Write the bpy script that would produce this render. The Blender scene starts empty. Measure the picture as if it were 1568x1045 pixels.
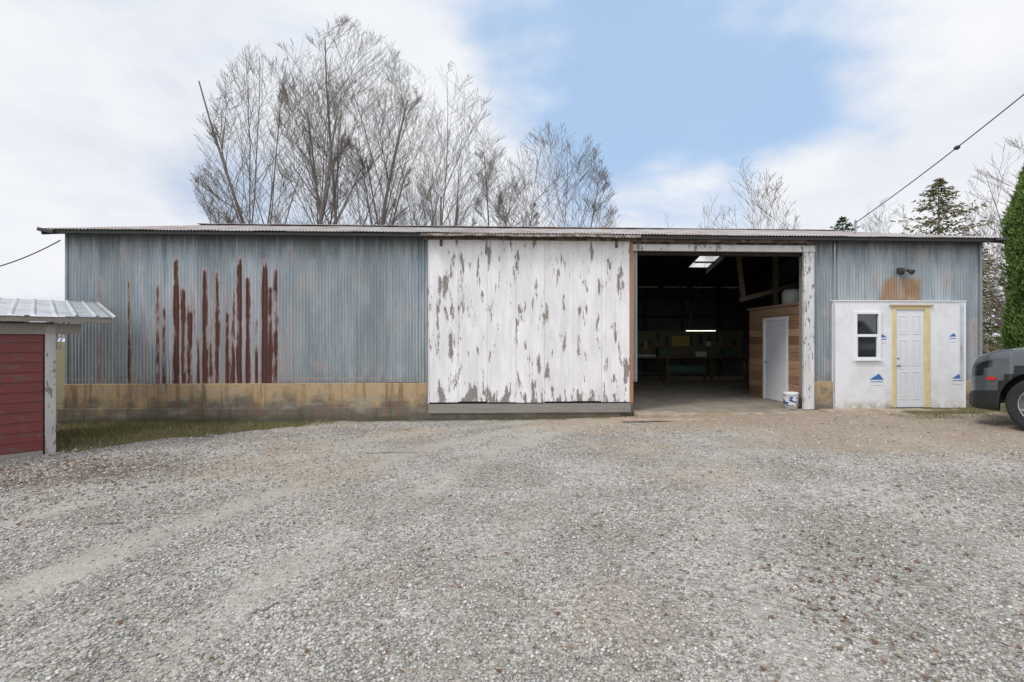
import bpy, math, random
import numpy as np
from mathutils import Vector, Matrix
random.seed(3); RNG=np.random.default_rng(5)
scene=bpy.context.scene
# ------------------------------------------------------------------ helpers
def link(o,parent=None):
    scene.collection.objects.link(o)
    if parent: o.parent=parent
    return o
def empty(name,loc=(0,0,0),rz=0,scale=1):
    e=bpy.data.objects.new(name,None); e.location=loc; e.rotation_euler=(0,0,rz); e.scale=(scale,)*3
    e.empty_display_size=.2
    return link(e)
def mesh_obj(name,V,F,mat,parent=None,smooth=False,attrs=None,mats=None,midx=None):
    me=bpy.data.meshes.new(name)
    if isinstance(F,np.ndarray):
        V=np.asarray(V,dtype=np.float32); n=F.shape[1]
        me.vertices.add(len(V)); me.vertices.foreach_set('co',V.ravel())
        me.loops.add(F.size); me.loops.foreach_set('vertex_index',F.astype(np.int32).ravel())
        me.polygons.add(len(F)); me.polygons.foreach_set('loop_start',np.arange(0,F.size,n,dtype=np.int32))
        me.polygons.foreach_set('loop_total',np.full(len(F),n,dtype=np.int32))
        me.update(calc_edges=True)
    else:
        me.from_pydata([tuple(map(float,v)) for v in V],[],F)
        me.validate()
    if attrs:
        for k,a in attrs.items():
            a=np.asarray(a,dtype=np.float32)
            if a.ndim==1:
                at=me.attributes.new(k,'FLOAT','POINT'); at.data.foreach_set('value',a)
            else:
                at=me.attributes.new(k,'FLOAT_COLOR','POINT')
                at.data.foreach_set('color',np.c_[a,np.ones(len(a),dtype=np.float32)].astype(np.float32).ravel())
    if mats:
        for m in mats: me.materials.append(m)
        me.polygons.foreach_set('material_index',np.asarray(midx,dtype=np.int32))
    elif mat: me.materials.append(mat)
    if smooth: me.polygons.foreach_set('use_smooth',np.ones(len(me.polygons),dtype=bool))
    return link(bpy.data.objects.new(name,me),parent)
BF=[(0,3,2,1),(4,5,6,7),(0,1,5,4),(1,2,6,5),(2,3,7,6),(3,0,4,7)]
class Boxes:
    def __init__(s): s.V=[];s.F=[]
    def add(s,x0,x1,y0,y1,z0,z1):
        b=len(s.V); s.V+=[(x0,y0,z0),(x1,y0,z0),(x1,y1,z0),(x0,y1,z0),(x0,y0,z1),(x1,y0,z1),(x1,y1,z1),(x0,y1,z1)]
        s.F+=[tuple(b+i for i in f) for f in BF]; return s
    def beam(s,p0,p1,w,h,up=(0,0,1)):
        p0=Vector(p0);p1=Vector(p1);d=(p1-p0).normalized();u=Vector(up)
        sd=d.cross(u)
        if sd.length<1e-3: sd=d.cross(Vector((1,0,0)))
        sd.normalize();u=sd.cross(d).normalized()
        b=len(s.V)
        for p in (p0,p1):
            for a,c in ((-1,-1),(1,-1),(1,1),(-1,1)): s.V.append(tuple(p+sd*a*w/2+u*c*h/2))
        s.F+=[tuple(b+i for i in f) for f in BF]; return s
    def obj(s,name,mat,parent=None,bevel=0.0):
        o=mesh_obj(name,s.V,s.F,mat,parent)
        if bevel:
            m=o.modifiers.new('bevel','BEVEL'); m.width=bevel; m.segments=2; m.limit_method='ANGLE'
        return o
def box(name,x0,x1,y0,y1,z0,z1,mat,parent=None,bevel=0.0): return Boxes().add(x0,x1,y0,y1,z0,z1).obj(name,mat,parent,bevel)
def lathe(name,prof,seg,mat,parent=None,axis='Z',loc=(0,0,0),smooth=True):
    V=[];F=[]
    for i in range(seg):
        a=2*math.pi*i/seg
        for r,z in prof:
            x,y=r*math.cos(a),r*math.sin(a)
            V.append({'Z':(x,y,z),'Y':(x,z,y),'X':(z,x,y)}[axis])
    n=len(prof)
    for i in range(seg):
        j=(i+1)%seg
        for k in range(n-1): F.append((i*n+k,j*n+k,j*n+k+1,i*n+k+1))
    V=[(v[0]+loc[0],v[1]+loc[1],v[2]+loc[2]) for v in V]
    return mesh_obj(name,V,F,mat,parent,smooth)
def hash2(ix,iy,s):
    h=np.sin(ix*127.1+iy*311.7+s*74.7)*43758.5453
    return h-np.floor(h)
def vnoise(x,y,s=0):
    ix=np.floor(x);iy=np.floor(y);fx=x-ix;fy=y-iy
    fx=fx*fx*(3-2*fx);fy=fy*fy*(3-2*fy)
    a=hash2(ix,iy,s);b=hash2(ix+1,iy,s);c=hash2(ix,iy+1,s);d=hash2(ix+1,iy+1,s)
    return (a*(1-fx)+b*fx)*(1-fy)+(c*(1-fx)+d*fx)*fy
def fbm(x,y,s=0,o=4):
    t=0;a=.5;w=0
    for i in range(o):
        t=t+a*vnoise(x*2**i,y*2**i,s+i*7);w+=a;a*=.5
    return t/w
def sstep(a,b,x):
    t=np.clip((x-a)/(b-a),0,1);return t*t*(3-2*t)
# ------------------------------------------------------------------ materials DSL
class B:
    def __init__(s,nt): s.nt=nt;s.nd=nt.nodes
    def N(s,t,**p):
        n=s.nd.new(t)
        for k,v in p.items(): setattr(n,k,v)
        return n
    def I(s,n,k,v):
        if v is None: return
        if isinstance(v,bpy.types.NodeSocket): s.nt.links.new(v,n.inputs[k])
        else:
            inp=n.inputs[k]
            if isinstance(v,(tuple,list)) and len(v)==3 and len(inp.default_value)==4: v=(*v,1)
            inp.default_value=v
    def obj(s): return s.N('ShaderNodeTexCoord').outputs['Object']
    def attr(s,nm,col=False):
        n=s.N('ShaderNodeAttribute',attribute_name=nm);return n.outputs['Color' if col else 'Fac']
    def vm(s,v,m,op='MULTIPLY'):
        n=s.N('ShaderNodeVectorMath',operation=op);s.I(n,0,v);s.I(n,1,m);return n.outputs[1 if op in('DOT_PRODUCT','LENGTH') else 0]
    def m(s,op,a,b=None,c=None,clamp=False):
        n=s.N('ShaderNodeMath',operation=op,use_clamp=clamp);s.I(n,0,a);s.I(n,1,b);s.I(n,2,c);return n.outputs[0]
    def noise(s,v,sc,det=4,rough=.5,col=False):
        n=s.N('ShaderNodeTexNoise');s.I(n,'Vector',v);s.I(n,'Scale',sc);s.I(n,'Detail',det);s.I(n,'Roughness',rough)
        return n.outputs[1 if col else 0]
    def vor(s,v,sc,feat='F1',out='Distance'):
        n=s.N('ShaderNodeTexVoronoi',feature=feat);s.I(n,'Vector',v);s.I(n,'Scale',sc);return n.outputs[out]
    def mr(s,v,a,b,c=0.,d=1.,t='SMOOTHSTEP'):
        n=s.N('ShaderNodeMapRange',interpolation_type=t);s.I(n,0,v);s.I(n,1,a);s.I(n,2,b);s.I(n,3,c);s.I(n,4,d);return n.outputs[0]
    def mix(s,f,a,b,bt='MIX'):
        n=s.N('ShaderNodeMix',data_type='RGBA',blend_type=bt);s.I(n,0,f);s.I(n,6,a);s.I(n,7,b);return n.outputs[2]
    def scale(s,c,f):
        n=s.N('ShaderNodeVectorMath',operation='SCALE');s.I(n,0,c);s.I(n,3,f);return n.outputs[0]
    def xyz(s,v):
        n=s.N('ShaderNodeSeparateXYZ');s.I(n,0,v);return n.outputs
    def comb(s,x,y,z):
        n=s.N('ShaderNodeCombineXYZ');s.I(n,0,x);s.I(n,1,y);s.I(n,2,z);return n.outputs[0]
    def bump(s,h,st=.5,d=.01,nrm=None):
        n=s.N('ShaderNodeBump');s.I(n,'Height',h);s.I(n,'Strength',st);s.I(n,'Distance',d);s.I(n,'Normal',nrm);return n.outputs[0]
def mat(name,fn=None,color=(.5,.5,.5),rough=.7,metal=0.,vary=.15,nscale=6,bump=.2,spec=.4):
    m=bpy.data.materials.new(name);m.use_nodes=True;nt=m.node_tree;b=B(nt);p=nt.nodes['Principled BSDF']
    b.I(p,'Roughness',rough);b.I(p,'Metallic',metal);b.I(p,'Specular IOR Level',spec)
    if fn: 
        r=fn(b,p)
        if r is not None: b.I(p,'Base Color',r)
    else:
        v=b.obj();n=b.noise(v,nscale,6,.6)
        b.I(p,'Base Color',b.scale(color,b.mr(n,.25,.75,1-vary,1+vary,'LINEAR')))
        if bump: b.I(p,'Normal',b.bump(b.noise(v,nscale*8,4),bump,.004))
    return m

def f_siding(b,p):
    v=b.obj();x=b.xyz(v)
    tint=b.attr('tint');rust=b.attr('rust');org=b.attr('orange')
    n1=b.noise(b.vm(v,(3,3,.5)),1.3,6,.65);n2=b.noise(v,9,6,.7);n3=b.noise(b.vm(v,(30,1,1.2)),1.,5,.6)
    base=b.mix(b.mr(n1,.35,.65),(.27,.322,.358),(.41,.445,.465))
    base=b.mix(b.mr(b.noise(v,.7,5,.6),.4,.65,0,.5),base,(.285,.31,.31))
    base=b.mix(b.mr(n2,.5,.75,0,.4),base,(.50,.51,.51))
    base=b.mix(b.mr(n3,.5,.75,0,.45),base,(.17,.185,.19))
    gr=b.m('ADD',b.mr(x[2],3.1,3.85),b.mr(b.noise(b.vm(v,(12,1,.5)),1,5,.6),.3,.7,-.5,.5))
    base=b.mix(b.mr(gr,.2,1.2,0,.62),base,(.10,.105,.10))  # streaky grime at the top, deepened to paint the eave's shadow into the colour
    gr2=b.m('ADD',b.mr(x[2],1.1,.72),b.mr(n2,.3,.7,-.5,.5))
    base=b.mix(b.mr(gr2,.4,1.3,0,.45),base,(.20,.165,.13))
    base=b.scale(base,b.mr(tint,0,1,.70,1.12,'LINEAR'))
    # orange bleed (under the flood light)
    on=b.m('ADD',org,b.m('MULTIPLY',b.m('SUBTRACT',b.noise(b.vm(v,(14,14,4)),1,7,.7),.5),.9))
    base=b.mix(b.mr(on,.25,.75,0,.85),base,b.mix(b.noise(b.vm(v,(20,20,3)),1,5,.7),(.16,.07,.03),(.50,.30,.13)))
    rn=b.m('ADD',rust,b.m('MULTIPLY',b.m('SUBTRACT',b.noise(b.vm(v,(26,26,4.)),1,9,.76),.5),1.35))
    halo=b.mr(rust,.0,.45,0,.6)
    base=b.mix(halo,base,(.45,.40,.385))
    base=b.mix(b.mr(rn,.2,.5,0,.55),base,(.31,.20,.175))
    rc=b.mix(b.noise(b.vm(v,(1,1,.35)),22,6,.75),(.04,.019,.018),(.15,.060,.045))
    mk=b.mr(rn,.42,.64)
    b.I(p,'Metallic',b.mr(mk,0,1,.2,0.));b.I(p,'Roughness',b.mr(mk,0,1,.55,.9))
    b.I(p,'Normal',b.bump(n2,.25,.006))
    return b.mix(mk,base,rc)
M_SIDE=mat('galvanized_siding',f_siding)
def f_roof(b,p):
    v=b.obj();n1=b.noise(b.vm(v,(2,.5,.5)),1.2,6,.7)
    base=b.mix(b.noise(v,7,5),(.38,.38,.38),(.52,.5,.48))
    return b.mix(b.mr(n1,.42,.62,0,.8),base,(.28,.17,.13))
M_ROOF=mat('roof_metal',f_roof,rough=.6,metal=.15)
M_RUST=mat('rusty_flashing',lambda b,p:b.mix(b.mr(b.noise(b.vm(b.obj(),(5,5,8)),1.5,6,.7),.4,.65),(.10,.06,.045),(.30,.26,.23)),rough=.8)
M_DARKSTEEL=mat('dark_trim',color=(.05,.045,.045),rough=.6)
def peel(thr,white,under,sx=8.,sz=1.5,seams=True,lo=.28,bot=.085):
    def f(b,p):
        v=b.obj();x=b.xyz(v)
        A=b.noise(b.vm(v,(sx,sx,sz)),1,9,.66);L=b.noise(b.vm(v,(.8,.8,.45)),1.3,3)
        fine=b.noise(b.vm(v,(40,40,12)),1,6,.7)
        t=b.m('ADD',A,b.m('MULTIPLY',b.m('SUBTRACT',L,.5),lo))
        t=b.m('ADD',t,b.mr(x[2],.95,.25,0,bot));t=b.m('ADD',t,b.m('MULTIPLY',b.m('SUBTRACT',fine,.5),.13))
        mk=b.mr(t,thr,thr+.012)
        wc=b.scale(white,b.mr(b.noise(b.vm(v,(3,3,.6)),1.5,6,.7),.3,.7,.84,1.06))
        cr=b.noise(b.vm(v,(60,60,7)),1,4,.6);wc=b.mix(b.mr(cr,.60,.72,0,.35),wc,(.4,.36,.33))
        edge=b.mr(t,thr-.035,thr,0,.35);wc=b.mix(edge,wc,(.52,.47,.43))
        if seams:
            s=b.m('ABSOLUTE',b.m('SUBTRACT',b.m('FRACT',b.m('DIVIDE',x[0],.205)),.5))
            sm=b.mr(s,.482,.5,0,.28);wc=b.mix(sm,wc,(.25,.22,.2))
        uc=b.mix(b.noise(b.vm(v,(34,34,2.5)),1,6,.7),tuple(c*.35 for c in under),tuple(c*1.5 for c in under))
        b.I(p,'Normal',b.bump(b.m('SUBTRACT',b.m('MULTIPLY',fine,.3),mk),.7,.008))
        return b.mix(mk,wc,uc)
    return f
M_PEEL=mat('peeling_white_paint',peel(.596,(.80,.78,.785),(.27,.245,.225),sx=8.5,sz=1.6,lo=.22,bot=.085),rough=.7)
M_TRIMPEEL=mat('weathered_white_trim',peel(.60,(.66,.65,.64),(.27,.24,.21),sx=14,sz=4,seams=False,bot=.03),rough=.8)
M_POST=mat('weathered_grey_paint',peel(.54,(.42,.41,.40),(.20,.18,.16),sx=14,sz=3,seams=False,bot=.03),rough=.85)
M_GREYWOOD=mat('weathered_grey_wood',lambda b,p:b.mix(b.noise(b.vm(b.obj(),(3,3,40)),1,6,.7),(.13,.115,.10),(.36,.335,.30)),rough=.9)
M_ORANGE=mat('raw_wood_edge',lambda b,p:b.mix(b.noise(b.vm(b.obj(),(20,20,2)),1,5,.7),(.26,.10,.045),(.48,.25,.14)),rough=.85)
def f_found(b,p):
    v=b.obj();x=b.xyz(v);n=b.noise(b.vm(v,(1.3,1.3,1.2)),1.6,7,.68)
    h=b.m('ADD',x[2],b.m('MULTIPLY',b.m('SUBTRACT',n,.5),1.3))
    c=b.mix(b.mr(h,.15,.58),(.15,.13,.10),(.43,.31,.175))
    c=b.mix(b.mr(b.noise(b.vm(v,(.6,.6,2)),2.3,6,.7),.47,.68,0,.6),c,(.35,.32,.27))
    s=b.noise(b.vm(v,(8,8,.6)),1,7,.75);c=b.mix(b.mr(s,.50,.66,0,.75),c,(.22,.11,.05))
    s3=b.noise(b.vm(v,(5,5,.5)),1.3,6,.7);c=b.mix(b.mr(s3,.52,.66,0,.7),c,(.10,.085,.06))
    s2=b.noise(b.vm(v,(20,20,8)),1,6,.75);c=b.mix(b.mr(s2,.54,.72,0,.75),c,(.075,.068,.055))
    c=b.mix(b.mr(x[2],.12,-.1,0,.75),c,(.055,.055,.035))
    b.I(p,'Normal',b.bump(b.noise(v,30,6,.7),.8,.015));return c
M_FOUND=mat('stained_concrete',f_found,rough=.9)
M_FLOOR=mat('barn_floor_concrete',color=(.31,.27,.215),rough=.85,nscale=2,vary=.35)
M_APRON=mat('worn_concrete_apron',lambda b,p:b.mix(b.mr(b.noise(b.obj(),2.5,7,.7),.4,.65),(.30,.235,.165),(.47,.40,.32)),rough=.9)
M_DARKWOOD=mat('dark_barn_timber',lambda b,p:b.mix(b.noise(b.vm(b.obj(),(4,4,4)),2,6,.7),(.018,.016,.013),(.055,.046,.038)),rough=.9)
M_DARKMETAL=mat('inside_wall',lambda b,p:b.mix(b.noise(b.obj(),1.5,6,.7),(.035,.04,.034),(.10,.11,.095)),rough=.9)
M_PLY=mat('plywood',lambda b,p:b.mix(b.noise(b.vm(b.obj(),(2,2,14)),1.4,6,.7),(.20,.12,.07),(.48,.32,.20)),rough=.8)
def f_plk(b,p):
    v=b.obj();x=b.xyz(v);k=b.m('DIVIDE',x[2],.19);pl=b.m('FLOOR',k)
    rnd=b.noise(b.comb(b.m('MULTIPLY',pl,7.3),1.,2.),1,0)
    c=b.mix(b.mr(rnd,.3,.7),(.18,.085,.045),(.46,.29,.18))
    c=b.mix(b.mr(b.noise(b.vm(v,(1.5,2,18)),1.6,5,.7),.4,.8,0,.7),c,(.13,.055,.03))
    g=b.m('ABSOLUTE',b.m('SUBTRACT',b.m('FRACT',k),.5));return b.mix(b.mr(g,.46,.5),c,(.02,.012,.01))
M_PLANKR=mat('reddish_planks',f_plk,rough=.8)
def f_wrap(b,p):
    v=b.obj();n=b.noise(v,2.2,6,.65);w=b.noise(b.vm(v,(6,6,2)),1,4);x=b.xyz(v)
    c=b.mix(b.mr(n,.4,.68),(.76,.76,.78),(.66,.66,.655))
    c=b.mix(b.m('MULTIPLY',b.mr(x[2],.35,.1),b.mr(b.noise(v,6,5,.7),.35,.65)),c,(.42,.36,.28))
    b.I(p,'Normal',b.bump(w,.5,.02));return c
M_WRAP=mat('white_board',f_wrap,rough=.55)
M_WHITE=mat('white_vinyl',color=(.78,.79,.80),rough=.4,vary=.04,bump=0)
M_DOOR=mat('white_steel_door',color=(.70,.71,.74),rough=.45,vary=.05,bump=0,nscale=2)
M_YELLOW=mat('yellow_primed_wood',color=(.66,.55,.29),rough=.7,vary=.2,nscale=5)
M_BLUE=mat('blue_print',color=(.05,.16,.42),rough=.6,vary=.1)
M_TAN=mat('tan_flashing',color=(.42,.30,.18),rough=.7)
def f_glass(b,p):
    b.I(p,'Roughness',.06);b.I(p,'Specular IOR Level',.8);return b.mix(b.noise(b.obj(),3),(.01,.012,.013),(.03,.035,.038))
M_GLASS=mat('dark_window_glass',f_glass)
M_BLACK=mat('black_rubber',color=(.022,.022,.023),rough=.75,vary=.2,nscale=20)
M_STEEL=mat('steel_hardware',color=(.42,.42,.42),rough=.35,metal=.8)
M_CARPAINT=mat('grey_car_paint',color=(.115,.13,.14),rough=.3,metal=.4,vary=.03,bump=0)
M_CARPAINT.node_tree.nodes['Principled BSDF'].inputs['Coat Weight'].default_value=.7
M_CLAD=mat('black_plastic_cladding',color=(.02,.021,.022),rough=.5,vary=.1,bump=0)
M_ALLOY=mat('alloy_wheel',color=(.42,.43,.45),rough=.3,metal=.7,vary=.05,bump=0)
M_RED=mat('red_lens',color=(.5,.03,.02),rough=.2,vary=.05,bump=0)
def f_redpaint(b,p):
    v=b.obj();A=b.noise(b.vm(v,(3,3,9)),1.3,8,.7)
    c=b.mix(b.noise(b.vm(v,(1,1,4)),2,5,.6),(.075,.009,.008),(.18,.024,.02))
    c=b.mix(b.mr(A,.55,.61,0,.8),c,(.085,.06,.05));return c
M_REDP=mat('faded_red_paint',f_redpaint,rough=.45)
def f_shedroof(b,p):
    v=b.obj();return b.mix(b.mr(b.noise(v,2.5,6,.7),.4,.7),(.55,.58,.62),(.36,.345,.33))
M_SHROOF=mat('shed_metal_roof',f_shedroof,rough=.4,metal=.35)
def f_attrcol(b,p):
    c=b.attr('col',True);return b.scale(c,b.mr(b.noise(b.obj(),60,3),.3,.7,.8,1.2))
M_STONE=mat('limestone_gravel',f_attrcol,rough=.9)
M_LEAF=mat('dead_leaf',f_attrcol,rough=.85)
M_GRASS=mat('grass_blades',f_attrcol,rough=.8,spec=.2)
M_NEEDLE=mat('evergreen_needles',f_attrcol,rough=.8,spec=.2)
M_BARK=mat('bare_bark',lambda b,p:b.mix(b.noise(b.obj(),3,5,.7),(.13,.112,.098),(.30,.265,.235)),rough=.95)
M_BARKR=mat('reddish_twigs',lambda b,p:b.mix(b.noise(b.obj(),2,5,.7),(.16,.12,.105),(.29,.235,.215)),rough=.95)
M_BARKY=mat('budding_twigs',lambda b,p:b.mix(b.noise(b.obj(),2,5,.7),(.19,.145,.095),(.33,.26,.18)),rough=.95)

# ------------------------------------------------------------------ ground
A0=(-9.25,10.05);ANG=math.atan2(.85,19.8);LEN=19.82;DEP=10.
ca,sa=math.cos(ANG),math.sin(ANG)
def tolocal(x,y):
    dx=x-A0[0];dy=y-A0[1];return dx*ca+dy*sa,-dx*sa+dy*ca
def gz(x,y):
    z=-.09+.20*sstep(-2,10,x)
    z=z+.05*(fbm(x*.5+9,y*.5,3,3)-.5)+.02*(fbm(x*1.7,y*1.7,8,2)-.5)
    u,v=tolocal(x,y)
    ins=sstep(.12,.3,v)*(1-sstep(9.6,9.9,v))*sstep(.1,.3,u)*(1-sstep(LEN-.3,LEN-.1,u))
    z=z*(1-ins)-.14*ins
    r=np.sqrt(x*x+y*y)
    return z-sstep(60,400,r)*.5
def g1(x,y): return float(gz(np.array(float(x)),np.array(float(y))))
def axis(a,b,step,lo,hi):
    c=list(np.arange(a,b+1e-6,step));s=step
    x=c[-1];up=[]
    while x<hi: s*=1.18;x+=s;up.append(x)
    s=step;x=c[0];dn=[]
    while x>lo: s*=1.18;x-=s;dn.append(x)
    return np.array(dn[::-1]+c+up)
xs=axis(-12.5,12.5,.08,-1500,1500);ys=axis(0,12.4,.08,-600,2000)
X,Y=np.meshgrid(xs,ys);Z=gz(X,Y)
def curve_track(X,Y,pts,w):
    py=[p[1] for p in pts];px=[p[0] for p in pts]
    c=np.interp(Y,py,px)+.5*(fbm(Y*.5,Y*0+3,5,2)-.5);sl=np.interp(Y,(np.array(py)[1:]+np.array(py)[:-1])/2,np.diff(px)/np.diff(py))
    return np.exp(-(((X-c)/np.sqrt(1+sl*sl))/w)**2)
T=[([(-3.6,0),(-3.3,2.2),(-3.0,4),(-2.3,5.9),(-.8,8.2),(1.5,10.2)],.27,.8),([(-2,0),(-1.7,2.3),(-1.35,4.6),(-.5,6.8),(1.1,9.0),(2.5,10.3)],.3,.7),
   ([(-.2,0),(-.1,3),(.5,5.5),(2.3,8.2),(4.2,10.4)],.34,.42),([(1.6,0),(1.7,3),(2.3,5.5),(3.8,8),(5.6,10.4)],.4,.38),([(3.6,0),(3.7,3),(4.1,5.5),(5.0,8),(6.2,10.4)],.34,.3),
   ([(-5.2,0),(-4.9,3),(-4.4,5),(-3.4,7),(-1.5,9),(0.5,10)],.25,.6),([(-2.9,0),(-2.5,2.2),(-2.2,4),(-1.4,5.9),(0.2,8.2),(2.5,10.2)],.2,.4)]
def trackval(x,y):
    t=np.zeros_like(x)
    for pts,w,a in T: t=np.maximum(t,a*curve_track(x,y,pts,w))
    return t*(.1+1.5*fbm(x*1.1,y*1.1,12,4))
track=trackval(X,Y)
dirt=sstep(1.5,6.5,X+.8*(fbm(X,Y,15)-.5)*3)*sstep(4.6,8.4,Y+2.4*(fbm(X*.8,Y*.8,16)-.5))
dirt=np.maximum(dirt,sstep(8.0,9.3,Y+(fbm(X*1.3,Y*1.3,17)-.5))*sstep(-1,2,X)*1.1)
dirt=np.maximum(dirt,.55*sstep(.48,.7,fbm(X*.45,Y*.45,21)))
U_,V_=tolocal(X,Y)
nz=(fbm(X*1.5,Y*1.5,31)-.5)*1.1
gr=sstep(-.25,.25,((Y-7.35)-(X+6.9)*.86)*.7+nz)*sstep(-3.2,-4.2,X+nz*2)
gr=np.maximum(gr,sstep(-9.6,-10.4,X+nz)*sstep(5,7,Y))
gr=np.maximum(gr,sstep(7.9,8.5,X+nz)*sstep(-1.15,-.75,V_+nz*.5)*.7)
gr=np.maximum(gr,sstep(11.6,12.6,X+nz));gr=np.maximum(gr,sstep(.2,.5,V_));gr=np.maximum(gr,sstep(-2,-6,Y))
gr=np.maximum(gr,sstep(-13,-15,X))
lit=sstep(1.7,.1,np.abs((Y-6.3)-(X+5.2)*.55))*sstep(-3.0,-5.4,X)*(.2+1.1*fbm(X*2.2,Y*2.2,44))
nr,nc=X.shape;idx=np.arange(nr*nc).reshape(nr,nc)
F=np.stack([idx[:-1,:-1],idx[:-1,1:],idx[1:,1:],idx[1:,:-1]],-1).reshape(-1,4)
def f_ground(b,p):
    v=b.obj();tr=b.attr('track');di=b.attr('dirt');g=b.attr('grass')
    c1=b.vor(v,75,out='Color');c2=b.vor(v,34,out='Color')
    l1=b.xyz(c1)[0];l2=b.xyz(c2)[1]
    patch=b.noise(v,.9,6,.6);mid=b.noise(v,5,5,.7)
    base=b.mix(b.mr(patch,.35,.65),(.31,.29,.255),(.43,.41,.375))
    con=b.mr(tr,.1,.9,1.,.45)
    amp=b.m('ADD',b.m('MULTIPLY',b.m('SUBTRACT',l1,.5),.9),b.m('MULTIPLY',b.m('SUBTRACT',l2,.5),.55))
    st=b.m('ADD',1.,b.m('MULTIPLY',amp,con))
    stone=b.scale(base,b.m('MAXIMUM',st,.3))
    stone=b.mix(b.mr(tr,.12,.8,0,.6),stone,(.45,.42,.365))
    stone=b.mix(b.mr(mid,.5,.75,0,.45),stone,(.23,.195,.155))
    dn=b.m('ADD',di,b.m('MULTIPLY',b.m('SUBTRACT',mid,.5),.7))
    dcol=b.scale(b.mix(patch,(.34,.265,.19),(.50,.41,.315)),b.mr(l2,0,1,.82,1.15,'LINEAR'))
    c=b.mix(b.mr(dn,.2,.85,0,.85),stone,dcol)
    c=b.mix(b.mr(b.m('ADD',b.attr('litter'),b.m('MULTIPLY',b.m('SUBTRACT',mid,.5),1.5)),.25,1.1,0,.7),c,(.12,.085,.06))
    gn=b.m('ADD',g,b.m('MULTIPLY',b.m('SUBTRACT',b.noise(v,3.5,6,.75),.5),1.2))
    gc=b.mix(b.noise(v,2.5,7,.8),(.07,.085,.03),(.22,.175,.095))
    c=b.mix(b.mr(gn,.4,.65),c,gc)
    h=b.m('ADD',b.m('MULTIPLY',b.vor(v,75),-.7),b.m('MULTIPLY',b.vor(v,34),-.9))
    h=b.m('MULTIPLY',h,con)
    b.I(p,'Normal',b.bump(h,.7,.018));return c
M_GROUND=mat('gravel_ground',f_ground,rough=.95,spec=.2)
mesh_obj('ground',np.c_[X.ravel(),Y.ravel(),Z.ravel()],F,M_GROUND,None,True,{'track':track.ravel(),'dirt':dirt.ravel(),'grass':gr.ravel(),'litter':lit.ravel()})
N=100000
y=1.9+8*RNG.random(N)**1.7;x=(RNG.random(N)*2-1)*1.16*y
keep=RNG.random(N)<(1-.85*np.clip(trackval(x,y)*1.3,0,1))*(.25+1.0*fbm(x*1.2,y*1.2,40))
keep&=~((x>3)&(y>6.8)&(RNG.random(N)<.75))
keep&=(((y-7.35)-(x+6.9)*.86)<0)|(x>-3.5)
x=x[keep];y=y[keep];N=len(x)
sz=(.0045+.012*RNG.random(N)**2.4)*(.8+.08*y)
oc=np.array([[1,0,0],[-1,0,0],[0,1,0],[0,-1,0],[0,0,1],[0,0,-1],],float)
of=np.array([[0,2,4],[2,1,4],[1,3,4],[3,0,4],[2,0,5],[1,2,5],[3,1,5],[0,3,5]])
P=oc[None]*(.65+.7*RNG.random((N,6,1)))+.35*(RNG.random((N,6,3))-.5)
P[:,:,2]*=.65
th=RNG.random(N)*6.28;c,s=np.cos(th)[:,None],np.sin(th)[:,None]
P=np.stack([P[:,:,0]*c-P[:,:,1]*s,P[:,:,0]*s+P[:,:,1]*c,P[:,:,2]],-1)*sz[:,None,None]
P[:,:,0]+=x[:,None];P[:,:,1]+=y[:,None];P[:,:,2]+=(gz(x,y)+sz*.25)[:,None]
g=.20+.39*RNG.random(N)**1.1;w=RNG.random(N)*.08
col=np.stack([g+w*.6,g+w*.1,g-w*.7],-1)
mesh_obj('gravel',P.reshape(-1,3),(of[None]+6*np.arange(N)[:,None,None]).reshape(-1,3),M_STONE,None,False,{'col':np.repeat(col,6,0)})
def scatter_quads(name,x,y,size,cols,matl,tilt=.6,zoff=.008):
    n=len(x);q=np.array([[-1,0,0],[0,-.55,0],[1,0,0],[0,.55,0]],float)
    R=np.zeros((n,4,3))
    a=RNG.random(n)*6.28;t1=(RNG.random(n)-.5)*tilt*2;cu=RNG.random(n)*.5
    for k in range(4):
        px=q[k,0];py=q[k,1]
        zz=cu*abs(px)+t1*py
        R[:,k,0]=px*np.cos(a)-py*np.sin(a);R[:,k,1]=px*np.sin(a)+py*np.cos(a);R[:,k,2]=zz
    R*=size[:,None,None];R[:,:,0]+=x[:,None];R[:,:,1]+=y[:,None];R[:,:,2]+=(gz(x,y)+zoff)[:,None]
    return mesh_obj(name,R.reshape(-1,3),np.arange(4*n).reshape(n,4),matl,None,False,{'col':np.repeat(cols,4,0)})
L=[]
def blob(n,cx,cy,sx,sy): L.append(np.c_[cx+sx*RNG.standard_normal(n),cy+sy*RNG.standard_normal(n)])
blob(1200,-5.6,6.3,.9,.45);blob(900,-4.9,5.7,1.0,.9);blob(600,-6.4,6.6,.7,.5);blob(200,-8,9.3,1,.4)
blob(110,2.0,3.1,.28,.25);blob(80,2.6,3.5,.3,.3);blob(50,2.0,2.6,.3,.2);blob(80,3.2,4.1,.5,.4);blob(60,1.2,4.4,.5,.5);blob(60,4.6,4.6,.7,.5)
blob(150,9,10.0,1.2,.3);blob(250,-6,8.9,1.5,.5)
L.append(np.c_[(RNG.random(900)*2-1)*7,2+7*RNG.random(900)])
L=np.concatenate(L);L=L[(L[:,1]>1.5)&(L[:,1]<10)&~((L[:,0]<-6.9)&(L[:,1]<7.25))]
n=len(L);b0=RNG.random((n,1))
lc=b0*np.array([[.12,.05,.035]])+(1-b0)*np.array([[.24,.15,.09]])
scatter_quads('fallen_leaves',L[:,0],L[:,1],.008+.018*RNG.random(n)**1.5,lc,M_LEAF)
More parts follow.
